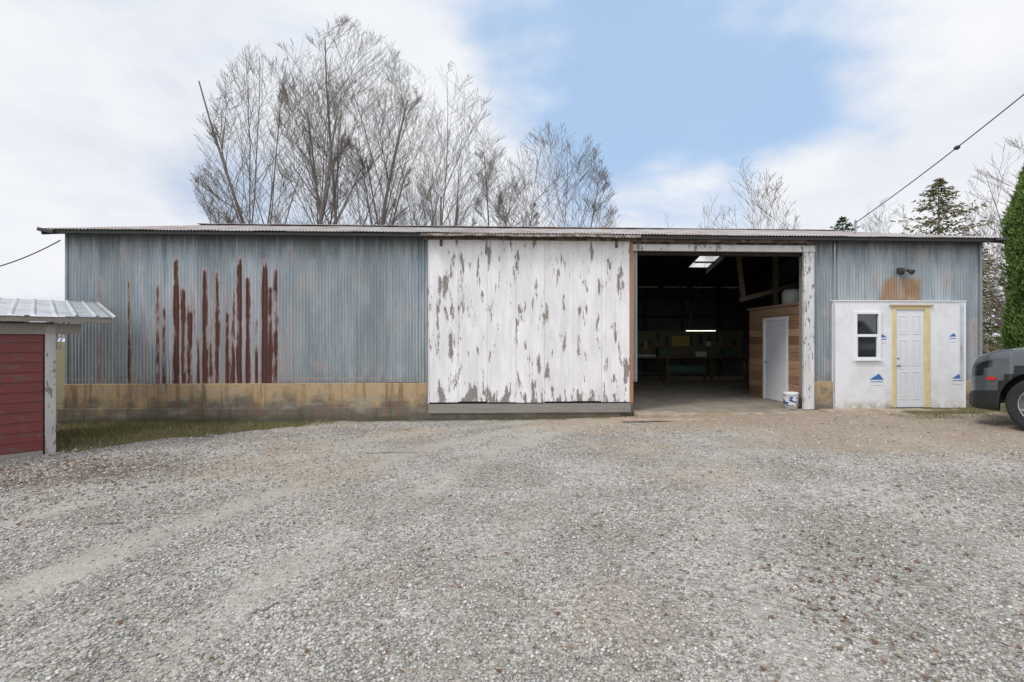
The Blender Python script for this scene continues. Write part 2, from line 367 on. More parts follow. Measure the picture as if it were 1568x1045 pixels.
def blades(name,x,y,h,wd,cols,lean=.5):
    n=len(x);a=RNG.random(n)*6.28;l=lean*RNG.random(n)
    z=gz(x,y)-.005
    V=np.zeros((n,3,3))
    V[:,0]=np.c_[x-wd*np.sin(a),y+wd*np.cos(a),z];V[:,1]=np.c_[x+wd*np.sin(a),y-wd*np.cos(a),z]
    V[:,2]=np.c_[x+h*l*np.cos(a),y+h*l*np.sin(a),z+h]
    mesh_obj(name,V.reshape(-1,3),np.arange(3*n).reshape(n,3),M_GRASS,None,False,{'col':np.repeat(cols,3,0)})
n=90000;x=-11.5+9*RNG.random(n);y=6.8+3.6*RNG.random(n)
nzz=(fbm(x*1.5,y*1.5,31)-.5)*1.1
k=(((y-7.35)-(x+6.9)*.86)*.7+nzz>.0)&(RNG.random(n)<1.5*(fbm(x*1.6,y*1.6,50)-.2))&(tolocal(x,y)[1]<-.14)&(x<-3.3)
x1,y1=x[k],y[k]
n=16000;x=7.6+4.5*RNG.random(n);y=9.3+1.6*RNG.random(n);u,v=tolocal(x,y)
k=(((v<-.6)&(u<LEN+.1))|((v<-.1)&(u<LEN+.1)&(u>18.9))|(u>LEN+.1))&(RNG.random(n)<1.5*(fbm(x*2,y*2,52)-.3));x2,y2=x[k],y[k]
n=9000;x=-12.5+2.4*RNG.random(n);y=9+14*RNG.random(n);k=tolocal(x,y)[0]<-.1;x3,y3=x[k],y[k]
n=3500;u=LEN*RNG.random(n)**.8*.62;v=-.15-.12*RNG.random(n);x4=A0[0]+u*ca-v*sa;y4=A0[1]+u*sa+v*ca
k=fbm(x4*3,y4*3,60)>.5;x4,y4=x4[k],y4[k]
x=np.concatenate([x1,x2,x3,x4]);y=np.concatenate([y1,y2,y3,y4]);n=len(x)
t=np.clip(RNG.random((n,1))*.7+1.0*(fbm(x*1.1,y*1.1,70)[:,None]-.35),0,1)
gc=(1-t)*np.array([[.085,.13,.03]])+t*np.array([[.30,.235,.135]])
blades('grass',x,y,.02+.06*RNG.random(n)**1.8,.003+.004*RNG.random(n),gc,1.0)

# ------------------------------------------------------------------ barn
barn=empty('barn',(A0[0],A0[1],0),ANG)
PIT=.0677
def corr(name,u0,u1,z0,z1f,v,matl,axis='u',amp=.010,nz=60,rustf=None,sheet=.66,seed=0,per=8,orgf=None):
    nu=int((u1-u0)/PIT*per)+1;us=np.linspace(u0,u1,nu);ws=np.linspace(0,1,nz)
    U,W=np.meshgrid(us,ws);top=z1f(U) if callable(z1f) else z1f
    Zz=z0+(top-z0)*W
    if axis=='u': Zz=Zz-(1-W)*.02*(hash2(np.floor(U/sheet),U*0+seed,8.)-.3)
    off=amp*np.sin(U/PIT*2*np.pi)+.012*(fbm(U*1.1,Zz*.8,seed+2,2)-.5)
    sid=np.floor(U/sheet);tint=hash2(sid,sid*0+seed,3.)
    lap=np.abs(U/sheet-np.round(U/sheet))*sheet
    tint=tint*.8+.1-.35*(lap<.012)
    off=off+.004*(sid%2)
    rust=rustf(U,Zz) if rustf else np.zeros_like(U)
    org=orgf(U,Zz) if orgf else np.zeros_like(U)
    if axis=='u': Vv=np.c_[U.ravel(),(v+off).ravel(),Zz.ravel()]
    else: Vv=np.c_[(v+off).ravel(),U.ravel(),Zz.ravel()]
    id=np.arange(nu*nz).reshape(nz,nu)
    Fq=np.stack([id[:-1,:-1],id[:-1,1:],id[1:,1:],id[1:,:-1]],-1).reshape(-1,4)
    return mesh_obj(name,Vv,Fq,matl,barn,True,{'tint':tint.ravel(),'rust':rust.ravel(),'orange':org.ravel()})
ST=[(152,4,425,.72),(172,3,500,.5),(197,5,425,.85),(210,3,520,.45),(224,3,500,.55),(240,6,435,.9),(249,4,470,.65),(268,7,398,1.),(278,5,440,.7),(289,5,480,.8),(302,4,520,.55),(312,7,412,1.),(321,5,470,.65),(331,6,415,.9),(346,5,480,.7),(356,4,440,.6),(365,7,395,1.05),(378,6,425,.95),(391,4,490,.65),(404,8,398,1.05),(413,6,440,.8),(421,6,412,1.)]
def rustL(U,Z):
    r=np.zeros_like(U)
    wave=hash2(np.floor(U/PIT+.25),U*0+5,2.)
    for px,w,py,a in ST:
        u=(px-103)/74.8;top=1.6+(522-py)/740*10.15;ww=w/75*.66
        prof=np.exp(-(np.abs(U-u)/ww)**3)
        vert=sstep(top+.10,top-.06,Z)*(.42+.62*fbm(U*3+px,Z*3.2,px+3,4)+.35*sstep(.5,.7,vnoise(U*0+px,Z*1.7,px)))
        vert=vert*(.9+.2*sstep(1.7,.9,Z))
        r=np.maximum(r,a*prof*vert*.86)
    r=r*(.72+.42*wave)
    br=sstep(.5,.8,fbm(U*9,Z*1.2,77,3))*sstep(1.4,2.6,U)*sstep(3.05,2.3,Z)*.33
    br=br+.12*sstep(.8,2.2,U)*sstep(3.1,2.6,Z)+.06*sstep(2.2,3.6,U)*sstep(1.7,.9,Z)
    r=(r+br)*(U<4.325)
    band=np.exp(-((Z-1.05)/.12)**2)*sstep(.45,.7,fbm(U*9,Z*5,91,3))*.42*(U>4.4)*(U<7.0)
    line=.40*np.exp(-((Z-.80)/.03)**2)*(fbm(U*6,Z,95)>.5)
    misc=.25*sstep(.62,.8,fbm(U*2.2,Z*.7,101,4))
    return np.maximum(np.maximum(r,band),np.maximum(line*.9,misc))
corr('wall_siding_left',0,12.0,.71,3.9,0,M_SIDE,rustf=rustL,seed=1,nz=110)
def rustR(U,Z):
    return .3*sstep(.6,.75,fbm(U*3,Z*2,9))+.5*np.exp(-((U-17.93)/.16)**2)*sstep(2.5,2.6,Z)*sstep(3.15,2.95,Z)*fbm(U*9,Z*3,5,4)
def orgR(U,Z):
    return (np.exp(-(np.abs(U-17.97)/.50)**4)*sstep(2.45,2.52,Z)*sstep(3.18,2.85,Z)*(.55+.75*fbm(U*7,Z*2,5,4))
        +.5*np.exp(-((Z-2.52)/.05)**2)*fbm(U*5,Z,8))
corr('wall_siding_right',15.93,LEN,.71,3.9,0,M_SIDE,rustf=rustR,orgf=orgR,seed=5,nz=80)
ridge=5.0;ZE=3.855;SL=.252
def gable(v): return ZE+.35*SL-.03+SL*np.minimum(v,2*ridge-v)-.02
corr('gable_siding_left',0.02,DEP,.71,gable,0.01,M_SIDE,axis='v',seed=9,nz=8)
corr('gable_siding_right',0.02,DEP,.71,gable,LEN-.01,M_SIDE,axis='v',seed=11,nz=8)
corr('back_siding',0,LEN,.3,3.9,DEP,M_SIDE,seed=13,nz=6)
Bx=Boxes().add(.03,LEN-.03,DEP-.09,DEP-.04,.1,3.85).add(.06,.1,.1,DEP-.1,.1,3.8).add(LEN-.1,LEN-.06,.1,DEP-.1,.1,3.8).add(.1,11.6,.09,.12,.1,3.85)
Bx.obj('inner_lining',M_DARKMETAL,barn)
Boxes().add(-.02,.03,-.025,.02,.71,3.86).add(LEN-.03,LEN+.03,-.025,.02,.71,3.86).obj('corner_trim',mat('zinc_corner',color=(.25,.28,.29),rough=.6,metal=.2),barn)
Boxes().add(-.04,11.9,-.05,.2,-.3,.705).add(-.12,11.6,-.10,-.05,-.3,.20).obj('foundation_left',M_FOUND,barn,.012)
Boxes().add(15.93,16.42,-.06,.2,-.3,.705).add(19.33,LEN+.06,-.06,.2,-.3,.705).add(16.42,19.33,.02,.2,-.3,.705).add(LEN-.16,LEN+.05,.2,DEP,-.3,.705).add(-.05,.16,.2,DEP,-.3,.705).add(-.05,LEN+.05,DEP-.03,DEP+.1,-.3,.4).obj('foundation_right',M_FOUND,barn,.012)
box('floor_slab',.16,LEN-.16,.0,DEP-.03,-.2,.09,M_FLOOR,barn)
box('door_sill',11.9,15.7,-.42,-.003,-.2,.072,M_APRON,barn,.02)
box('entry_step',15.95,18.9,-.5,-.143,-.2,.118,M_APRON,barn,.02)
def roof(name,u0,u1,v0,v1,dz=0.,matl=M_ROOF):
    per=8;nu=max(int((u1-u0)/PIT*per),8);us=np.linspace(u0,u1,nu);vs=np.linspace(v0,v1,7)
    U,Vv=np.meshgrid(us,vs);sag=.05*(fbm(U*.22,U*0,44,2)-.5)
    Zr=ZE+SL*(.35+np.minimum(Vv,2*ridge-Vv))+.010*np.sin(U/PIT*2*np.pi)+dz+.012*(fbm(U*.5,Vv*.3,4,2)-.5)+sag*sstep(-.3,3,Vv)+.012*(hash2(np.floor(U/.66),U*0,6.)-.5)*(Vv<ridge-.1)
    id=np.arange(U.size).reshape(U.shape);Fq=np.stack([id[:-1,:-1],id[:-1,1:],id[1:,1:],id[1:,:-1]],-1).reshape(-1,4)
    return mesh_obj(name,np.c_[U.ravel(),Vv.ravel(),Zr.ravel()],Fq,matl,barn,True)
OV=.2
roof('roof_front',-OV,LEN+OV,-.35,ridge)
roof('roof_back_a',-OV,16.4,ridge,DEP+.35);roof('roof_back_b',17.2,LEN+OV,ridge,DEP+.35)
roof('roof_back_c',16.4,17.2,ridge,6.7);roof('roof_back_d',16.4,17.2,8.0,DEP+.35)
def f_sky(b,p):
    b.I(p,'Transmission Weight',1.);b.I(p,'IOR',1.02);b.I(p,'Roughness',.6);return b.mix(b.noise(b.obj(),4),(.7,.75,.74),(.88,.9,.88))
roof('skylight_panel',16.38,17.22,6.66,8.04,.03,mat('fibreglass',f_sky))
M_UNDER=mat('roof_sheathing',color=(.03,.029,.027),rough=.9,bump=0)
def under(nm,u0,u1,v0,v1):
    z=lambda v:ZE+SL*(.35+min(v,2*ridge-v))-.045
    mesh_obj(nm,[(u0,v0,z(v0)),(u1,v0,z(v0)),(u1,v1,z(v1)),(u0,v1,z(v1))],[(0,1,2,3)],M_UNDER,barn)
under('sheathing_front',.05,LEN-.05,.02,ridge);under('sheathing_back_a',.05,16.4,ridge,DEP-.1);under('sheathing_back_b',17.2,LEN-.05,ridge,DEP-.1);under('sheathing_back_c',16.4,17.2,ridge,6.7);under('sheathing_back_d',16.4,17.2,8.0,DEP-.1)
R=Boxes()
for i in range(17):
    u=.2+i*(LEN-.4)/16;z0=ZE+SL*.35
    R.beam((u,.1,z0-.15+.1*SL),(u,ridge,z0-.15+SL*ridge),.045,.16);R.beam((u,ridge,z0-.15+SL*ridge),(u,DEP-.1,z0-.15+.1*SL),.045,.16)
R.add(16.4,17.2,7.30,7.36,ZE+SL*(.35+10-7.33)-.1,ZE+SL*(.35+10-7.33)-.04)
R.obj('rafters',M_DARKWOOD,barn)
Boxes().beam((-OV,ridge-.1,ZE+SL*5.25+.03),(LEN+OV,ridge-.1,ZE+SL*5.25+.03),.22,.015).obj('ridge_cap',M_ROOF,barn)
Boxes().add(-OV,LEN+OV,-.30,-.27,ZE-.075,ZE-.012).obj('eave_board',M_DARKSTEEL,barn)
Boxes().add(-OV+.03,LEN+OV-.03,-.27,.0,ZE-.03,ZE-.018).obj('soffit',M_DARKWOOD,barn)
e=Boxes()
for u in(-OV,LEN+OV-.02):
    z0=ZE+SL*.35-.07
    e.beam((u,-.34,z0-.34*SL),(u,ridge,z0+SL*ridge),.03,.10);e.beam((u,ridge,z0+SL*ridge),(u,DEP+.35,z0-.35*SL),.03,.10)
e.obj('rake_boards',M_DARKSTEEL,barn)
Boxes().beam((-OV-.06,-.36,ZE-.01),(-OV+.22,-.33,ZE-.06),.05,.07).beam((LEN+OV-.2,-.33,ZE-.03),(LEN+OV+.05,-.35,ZE-.03),.05,.06).obj('eave_end_blocks',M_DARKSTEEL,barn,.006)
def flash(u0,u1,matl,nm):
    nu=int((u1-u0)/PIT*8);us=np.linspace(u0,u1,nu);pts=[(-.02,3.865),(-.30,3.83),(-.335,3.77)]
    V=[];
    for (v,z) in pts:
        for u in us: V.append((u,v-.1*(v<-.2),z+.008*math.sin(u/PIT*2*math.pi)+.006*math.sin(u*3.1)))
    id=np.arange(len(V)).reshape(3,nu);Fq=np.stack([id[:-1,:-1],id[:-1,1:],id[1:,1:],id[1:,:-1]],-1).reshape(-1,4)
    mesh_obj(nm,V,Fq,matl,barn,True)
flash(7.35,11.95,M_RUST,'track_flashing')
Boxes().add(7.4,15.8,-.2,-.12,3.745,3.79).obj('door_track',M_RUST,barn)
Boxes().add(11.87,15.94,-.09,-.012,3.56,3.70).obj('opening_header',M_TRIMPEEL,barn,.004)
Boxes().add(11.87,15.96,-.05,.03,3.70,3.86).obj('header_flashing',M_RUST,barn)
Boxes().add(11.6,15.95,.05,.2,3.5,3.85).obj('header_beam_inner',M_DARKWOOD,barn)
Boxes().add(15.70,15.93,-.07,.0,.09,3.557).obj('right_jamb_board',M_TRIMPEEL,barn,.004)
Boxes().add(15.76,15.93,.003,.2,.09,3.5).add(11.6,11.8,.02,.2,.09,3.5).obj('jamb_posts',M_GREYWOOD,barn)
sd=Boxes();ww=(11.79-7.50)/7
for i in range(7):
    o=.004*math.sin(i*2.3);sd.add(7.50+i*ww,7.50+(i+1)*ww-.003,-.145+o,-.105,.30+.016*math.sin(i*1.7),3.745)
sd.obj('sliding_door',M_PEEL,barn,.002)
Boxes().add(7.48,11.82,-.135,-.112,.065,.262).obj('sliding_door_bottom_board',M_GREYWOOD,barn,.004)
Boxes().add(7.5,11.8,-.104,-.102,.2,.4).obj('sliding_door_gap',M_DARKWOOD,barn)
Boxes().add(11.793,11.86,-.15,-.085,.27,3.74).obj('sliding_door_edge',M_ORANGE,barn,.003)
Boxes().add(7.47,7.497,-.15,-.105,.27,3.74).obj('sliding_door_edge_left',M_TRIMPEEL,barn,.003)
h=Boxes()
for u in(7.75,11.5): h.add(u-.03,u+.03,-.16,-.147,3.6,3.8)
h.obj('door_hangers',M_RUST,barn,.002)
W0,W1,WZ0,WZ1=16.82,17.42,1.19,2.25
D0,D1,DZ=17.70,18.56,2.37
pb=Boxes();y0,y1=-.075,-.02
pb.add(16.36,W0,y0,y1,.10,2.48).add(W0,W1,y0,y1,.10,WZ0).add(W0,W1,y0,y1,WZ1,2.48).add(W1,D0,y0,y1,.10,2.48).add(D0,D1,y0,y1,DZ,2.48).add(D1,19.36,y0,y1,.10,2.48)
pb.obj('office_wall_board',M_WRAP,barn)
Boxes().add(16.33,19.40,-.10,-.015,2.48,2.50).add(19.36,19.40,-.085,-.0,.1,2.48).obj('board_edge_flashing',M_WHITE,barn)
Boxes().add(19.27,19.34,-.088,-.077,.72,2.42).add(16.36,16.385,-.085,-.077,.12,2.45).obj('corner_metal_strip',M_SHROOF,barn)
w=Boxes();f=.055
w.add(W0,W0+f,-.115,-.02,WZ0,WZ1).add(W1-f,W1,-.115,-.02,WZ0,WZ1).add(W0+f,W1-f,-.115,-.02,WZ0,WZ0+f).add(W0+f,W1-f,-.115,-.02,WZ1-f,WZ1)
zm=(WZ0+WZ1)/2;w.add(W0+f,W1-f,-.105,-.03,zm-.03,zm+.03)
w.add(W0+f,W0+f+.025,-.10,-.03,WZ0+f,zm-.03).add(W1-f-.025,W1-f,-.10,-.03,WZ0+f,zm-.03)
w.add(W0-.03,W1+.03,-.14,-.116,WZ0-.03,WZ0+.0)
w.obj('window_frame',M_WHITE,barn,.004)
Boxes().add(W0+f,W1-f,-.07,-.06,WZ0+f,WZ1-f).obj('window_glass',M_GLASS,barn)
t=Boxes().add(D0,D0+.075,-.10,-.02,.12,DZ).add(D1-.115,D1,-.10,-.02,.12,DZ).add(D0+.075,D1-.115,-.10,-.02,DZ-.07,DZ)
t.obj('door_casing',M_YELLOW,barn,.003)
Boxes().add(D0-.08,D1+.06,-.125,-.101,DZ-.005,DZ+.035).obj('door_drip_cap',M_TAN,barn)
dl,dr=D0+.078,D1-.118
box('entry_door',dl,dr,-.07,-.03,.13,DZ-.073,M_DOOR,barn)
pn=Boxes();wd=dr-dl
for (za,zb_) in((.30,.92),(1.05,1.62),(1.75,2.16)):
    for k in(0,1):
        a=dl+.09+k*(wd/2-.03);bq=a+wd/2-.15
        pn.add(a,bq,-.079,-.071,za,za+.018).add(a,bq,-.079,-.071,zb_-.018,zb_).add(a,a+.018,-.079,-.071,za+.018,zb_-.018).add(bq-.018,bq,-.079,-.071,za+.018,zb_-.018)
        pn.add(a+.05,bq-.05,-.077,-.071,za+.05,zb_-.05)
pn.obj('entry_door_panels',M_DOOR,barn,.003)
lathe('door_knob',[(0,-.14),(.022,-.138),(.03,-.125),(.024,-.11),(.01,-.10),(.012,-.075),(.03,-.074),(.03,-.07)],16,M_STEEL,barn,'Y',(dl+.06,0,1.06))
lathe('deadbolt',[(0,-.09),(.022,-.088),(.026,-.07)],16,M_STEEL,barn,'Y',(dl+.06,0,1.22))
Boxes().add(D0-.02,D1+.02,-.14,-.02,.08,.128).obj('door_threshold',M_DARKSTEEL,barn)
tv=[];tf=[]
for (u,z,s,fl) in((17.50,1.68,.13,-1),(17.34,.74,.28,1),(19.10,1.70,.14,1),(19.20,.76,.20,1)):
    b_=len(tv)
    tv+=[(u-s*.6,-.0785,z),(u+s*.6,-.0785,z),(u+s*.2*fl,-.0785,z+s*.42+.02)];tf.append((b_,b_+1,b_+2))
    for (za,zb_) in((-.05,-.035),(-.13,-.125)):
        b_=len(tv);tv+=[(u-s*.5,-.0785,z+za),(u+s*.55,-.0785,z+za),(u+s*.55,-.0785,z+zb_),(u-s*.5,-.0785,z+zb_)];tf.append((b_,b_+1,b_+2,b_+3))
mesh_obj('board_prints',tv,tf,M_BLUE,barn)
fl=empty('flood_light');fl.parent=barn;fl.location=(17.93,-.03,3.17)
box('junction_box',-.06,.06,-.06,.02,-.06,.06,M_DARKSTEEL,fl,.01)
for s_ in(-1,1):
    o=lathe('lamp_head',[(0,-.02),(.03,-.02),(.035,.03),(.06,.10),(.06,.12),(.0,.105)],18,M_DARKSTEEL,fl,'Z');o.location=(s_*.085,-.09,-.01);o.rotation_euler=(math.radians(115),0,s_*.5)
Boxes().add(16.40,16.42,-.05,-.03,2.5,3.8).obj('conduit',M_STEEL,barn)
# ---------------- interior
Boxes().add(16.0,16.06,.2,1.02,.09,2.45).add(16.0,16.06,1.98,2.75,.09,2.45).add(16.0,16.06,1.02,1.98,2.16,2.45).add(16.06,LEN-.1,2.69,2.75,.09,2.45).obj('office_partition',M_PLANKR,barn)
Boxes().add(15.95,LEN-.1,.22,2.8,2.45,2.50).obj('office_ceiling',M_PLY,barn)
Boxes().add(15.975,16.0,.3,2.7,2.25,2.43).obj('partition_top_board',M_PLY,barn)
box('inner_door',15.985,16.03,1.06,1.94,.10,2.12,M_DOOR,barn,.004)
Boxes().add(15.965,15.998,.97,1.055,.09,2.2).add(15.965,15.998,1.945,2.03,.09,2.2).add(15.965,15.998,1.055,1.945,2.123,2.2).obj('inner_door_casing',M_WHITE,barn,.003)
lathe('inner_door_knob',[(0,-.06),(.03,-.05),(.03,-.03),(.012,-.02),(.012,0)],12,M_STEEL,barn,'X',(15.985,1.85,1.05))
Boxes().beam((15.75,2.6,2.75),(15.55,2.6,4.4),.07,.12).beam((15.6,2.5,2.72),(17.2,2.5,3.15),.08,.12).beam((16.6,2.5,2.5),(16.6,2.5,4.3),.1,.1).obj('timber_braces',mat('brown_timber',color=(.13,.10,.07),rough=.9),barn)
gb=Boxes()
for z in(.8,1.7,2.6,3.4): gb.add(.1,LEN-.12,DEP-.15,DEP-.092,z,z+.09)
for i in range(12): gb.add(.9+i*1.6,1.02+i*1.6,DEP-.22,DEP-.152,.09,3.8)
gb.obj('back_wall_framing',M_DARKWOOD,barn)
bench=empty('workbench');bench.parent=barn;bench.location=(13.6,7.2,.09)
M_OLDW=mat('old_bench_wood',color=(.12,.09,.06),rough=.9)
bb=Boxes().add(0,5.2,0,.8,.86,.92)
for x_ in(.05,1.7,3.4,5.05): bb.add(x_,x_+.1,.05,.15,0,.86).add(x_,x_+.1,.65,.75,0,.86)
bb.add(.1,5.1,.1,.7,.3,.33);bb.obj('bench_frame',M_OLDW,bench,.004)
wh=mat('appliance_white',color=(.5,.5,.47),rough=.5)
gy=mat('tool_yellow',color=(.36,.28,.07),rough=.6);gg=mat('tool_green',color=(.07,.12,.08),rough=.6)
Boxes().add(.5,1.4,.3,.6,.921,1.0).add(2.9,3.3,.2,.5,.921,1.12).add(3.5,3.7,.7,.8,1.3,1.5).add(.6,.8,.78,.8,1.4,1.6).add(.2,.5,-.1,.2,.0,.5).obj('bench_trays',wh,bench,.01)
Boxes().add(1.5,2.0,.25,.6,.921,1.25).add(4.0,4.4,.2,.6,.921,1.2).add(.1,.4,.3,.6,.34,.7).add(1.8,3.2,.1,.5,.34,.6).obj('tool_boxes',gg,bench,.015)
Boxes().add(2.2,2.9,.79,.82,1.3,1.7).add(1.1,1.22,.79,.80,1.2,1.5).obj('yellow_boards',gy,bench,.004)
Boxes().add(.0,5.0,.83,.86,.93,1.9).obj('bench_backboard',mat('old_plywood',color=(.14,.125,.07),rough=.9),bench)
bb=Boxes()
for i in range(14):
    x_=.3+i*.33;zz=1.25+.3*random.random();bb.add(x_,x_+.05+.1*random.random(),.80,.828,zz,zz+.15+.25*random.random())
bb.obj('hanging_tools',M_DARKSTEEL,bench,.004)
dr_=mat('drum_blue',color=(.04,.07,.12),rough=.5)
lathe('oil_drum',[(0,0),(.29,0),(.29,.28),(.3,.29),(.29,.3),(.29,.58),(.3,.59),(.29,.6),(.29,.88),(.27,.86),(0,.86)],28,dr_,barn,'Z',(12.9,7.6,.09))
Boxes().add(12.0,12.6,6.9,7.5,.09,.6).add(12.05,12.5,6.95,7.4,.601,.95).obj('wood_crates',M_OLDW,barn,.01)
lathe('water_tank',[(0,0),(.22,.0),(.25,.05),(.25,.32),(.2,.40),(0,.42)],28,wh,barn,'Z',(16.45,1.5,2.50))
def f_em(b,p):
    b.I(p,'Emission Color',(1,.96,.85,1));b.I(p,'Emission Strength',6.);return None
tube=empty('fluorescent_light');tube.parent=barn;tube.location=(16.6,8.6,1.98)
Boxes().add(0,1.2,-.02,.02,0,.03).obj('tube',mat('lit_tube',f_em),tube,.005)
Boxes().add(-.03,1.23,-.08,.08,.031,.08).obj('housing',wh,tube)
Boxes().add(.1,.115,-.005,.005,.08,1.9).add(1.1,1.115,-.005,.005,.08,1.9).obj('chains',M_DARKSTEEL,tube)
bk=empty('bucket',(0,0,0));bk.parent=barn;bk.location=(15.50,.1,.09)
lathe('pail',[(0,.0),(.13,.0),(.152,.33),(.158,.335),(.158,.36),(.152,.365),(.152,.37),(.14,.36),(.02,.355),(0,.355)],36,M_WHITE,bk)
lathe('label',[(.1385,.08),(.1525,.28)],36,mat('label_print',lambda b,p:b.mix(b.mr(b.noise(b.vm(b.obj(),(9,9,16)),1,2),.48,.52),(.03,.07,.22),(.65,.65,.65)),rough=.5),bk)
bh=Boxes()
for i in range(12):
    a0=math.pi*i/12;a1=math.pi*(i+1)/12
    bh.beam((.16*math.cos(a0),-.02-.15*math.sin(a0)*.5,.33-.12*math.sin(a0)),(.16*math.cos(a1),-.02-.15*math.sin(a1)*.5,.33-.12*math.sin(a1)),.006,.006)
bh.obj('wire_handle',M_STEEL,bk)
pl=empty('loose_plank',(3.1,9.75,g1(3.1,9.75)+.012),.03)
Boxes().add(-.9,1.1,-.06,.06,0,.035).obj('plank',mat('pale_board',color=(.42,.33,.25),rough=.9,vary=.3),pl,.006)
sb=Boxes()
for (x_,y_,a,l) in((-2.2,7.2,.1,.9),(2.75,2.35,1.0,.35),(-1.6,3.0,.8,.15),(3.4,2.9,2.2,.2),(-3.8,4.4,.3,.25)):
    pts=[(x_+math.cos(a)*l*i/7+random.uniform(-.02,.02),y_+math.sin(a)*l*i/7+random.uniform(-.02,.02)) for i in range(7)]
    for p0,p1 in zip(pts[:-1],pts[1:]): sb.beam((*p0,g1(*p0)+.012),(*p1,g1(*p1)+.012),.008,.008)
sb.obj('fallen_twigs',M_BARK)

# ------------------------------------------------------------------ red shed
shed=empty('red_shed',(-6.87,7.27,0),math.atan2(-.70,-.714))
sb=Boxes();hgt=.15
for i in range(13):
    z=-.02+i*hgt*.97;z1=min(z+hgt*.97,1.80)
    if z>=1.80: break
    bq=len(sb.V);sb.V+=[(.13,0,z),(4,0,z),(4,-.03,z),(.13,-.03,z),(.13,-.016,z1),(4,-.016,z1),(4,-.03,z1),(.13,-.03,z1)];sb.F+=[tuple(bq+k for k in f_) for f_ in BF]
sb.obj('front_lap_siding',M_REDP,shed)
Boxes().add(0.01,4,-2.6,-.04,-.3,1.88).obj('walls',M_REDP,shed)
Boxes().add(-.01,.11,-.03,.03,-.12,1.84).obj('corner_post',M_POST,shed,.006)
Boxes().add(.13,4,-.028,.02,-.25,-.025).obj('sill_board',M_GREYWOOD,shed,.006)
Boxes().add(-.62,4.2,.24,.27,1.88,1.955).add(-.3,4,.0,.03,1.70,1.86).obj('eave_fascia',M_GREYWOOD,shed,.004)
rr=Boxes().beam((-.62,.27,1.93),(-.62,-2.8,1.93+.13*3.07),.03,.10)
for x_ in(.3,.9,1.5,2.1,2.7): rr.beam((x_,.24,1.91),(x_,-2.8,1.91+.13*3.04),.05,.09)
rr.obj('rafter_tails',M_GREYWOOD,shed)
us=np.linspace(-.68,4.3,500);prof=np.abs(((us/.23)%1)-.5);hh=.022*sstep(.36,.46,prof)
vs=np.array([.32,0,-1,-2,-2.9]);U,Vv=np.meshgrid(us,vs)
Zr=1.965+.13*(.32-Vv)+np.tile(hh,(5,1));id=np.arange(U.size).reshape(U.shape)
mesh_obj('metal_roof',np.c_[U.ravel(),Vv.ravel(),Zr.ravel()],np.stack([id[:-1,:-1],id[:-1,1:],id[1:,1:],id[1:,:-1]],-1).reshape(-1,4),M_SHROOF,shed)

# ------------------------------------------------------------------ car
psi=math.radians(-65);K=740.
def at(px,dep): return (px-784)/K*dep
WY=7.75;WX=at(1603,WY)
lx=(math.cos(psi),math.sin(psi));ly=(-math.sin(psi),math.cos(psi));CS=1.12
ox=WX-CS*(.95*lx[0]-.85*ly[0]);oy=WY-CS*(.95*lx[1]-.85*ly[1])
car=empty('parked_car',(ox,oy,g1(WX,WY)-.005),psi,CS)
def cz_top(x): return np.interp(x,[0,.05,.15,.35,.7,1.45,2,4.8,5.05,5.15],[.93,1.04,1.12,1.19,1.25,1.31,1.32,1.32,1.2,.95])
def cz_bot(x):
    z=.27+0*x
    for xw in(.95,3.98):
        d_=.49**2-(x-xw)**2;z=np.where(d_>0,np.maximum(z,.41+np.sqrt(np.maximum(d_,0))),z)
    return z
def c_hw(x): return np.interp(x,[0,.02,.06,.14,.3,.6,1.0,4.5,5.0,5.15],[.55,.66,.76,.85,.92,.965,.99,.99,.93,.82])
xsn=np.unique(np.concatenate([np.linspace(0,.2,9),np.linspace(.2,.6,12),np.linspace(.46,1.44,50),np.linspace(1.44,3.49,14),np.linspace(3.49,4.47,50),np.linspace(4.47,5.15,12)]))
fr=[0,.04,.12,.34,.50,.60,.72,.84,.92,.97,.995,1.01,1.02];yo=[.07,.02,.0,0,-.005,.0,.012,.025,.05,.10,.2,.45,None]
V=[];F=[];mi=[];nring=2*len(fr)-1
for xq in xsn:
    zb_=float(cz_bot(xq));zt=float(cz_top(xq));hw=float(c_hw(xq));half=[]
    for f_,o_ in zip(fr,yo):
        z=.27+f_*(zt-.27);z=max(z,zb_+.002*f_)
        half.append((0 if o_ is None else hw-o_,z))
    ring=[(-a,z) for a,z in half]+[(a,z) for a,z in half[-2::-1]]
    V+=[(xq,a,z) for a,z in ring]
nf=len(fr)
for i in range(len(xsn)-1):
    for k in range(nring-1):
        F.append((i*nring+k,(i+1)*nring+k,(i+1)*nring+k+1,i*nring+k+1))
        kk=k if k<nf-1 else nring-2-k
        xm=(xsn[i]+xsn[i+1])/2
        near=min(abs(math.hypot(xm-xw,(V[i*nring+k][2])-.41)) for xw in(.95,3.98))
        if kk in(5,6) and xm<.40-.12*(kk==5): mi.append(2)
        elif kk<3 or (near<.54): mi.append(1)
        else: mi.append(0)
F.append(tuple(range(nring)));mi.append(1);F.append(tuple((len(xsn)-1)*nring+k for k in range(nring))[::-1]);mi.append(0)
mesh_obj('body',V,F,None,car,True,mats=[M_CARPAINT,M_CLAD,M_GLASS],midx=mi)
gs=[(1.42,1.30,.90,.90),(2.25,1.82,.90,.74),(3.3,1.86,.92,.75),(4.6,1.82,.92,.74),(5.05,1.33,.88,.86)]
V=[];F=[]
for xq,zt,hb,ht in gs: V+=[(xq,-hb,1.27),(xq,-ht,zt),(xq,ht,zt),(xq,hb,1.27)]
for i in range(4):
    for k in range(3): F.append((4*i+k,4*i+4+k,4*i+5+k,4*i+k+1))
mesh_obj('windows',V,F,M_GLASS,car)
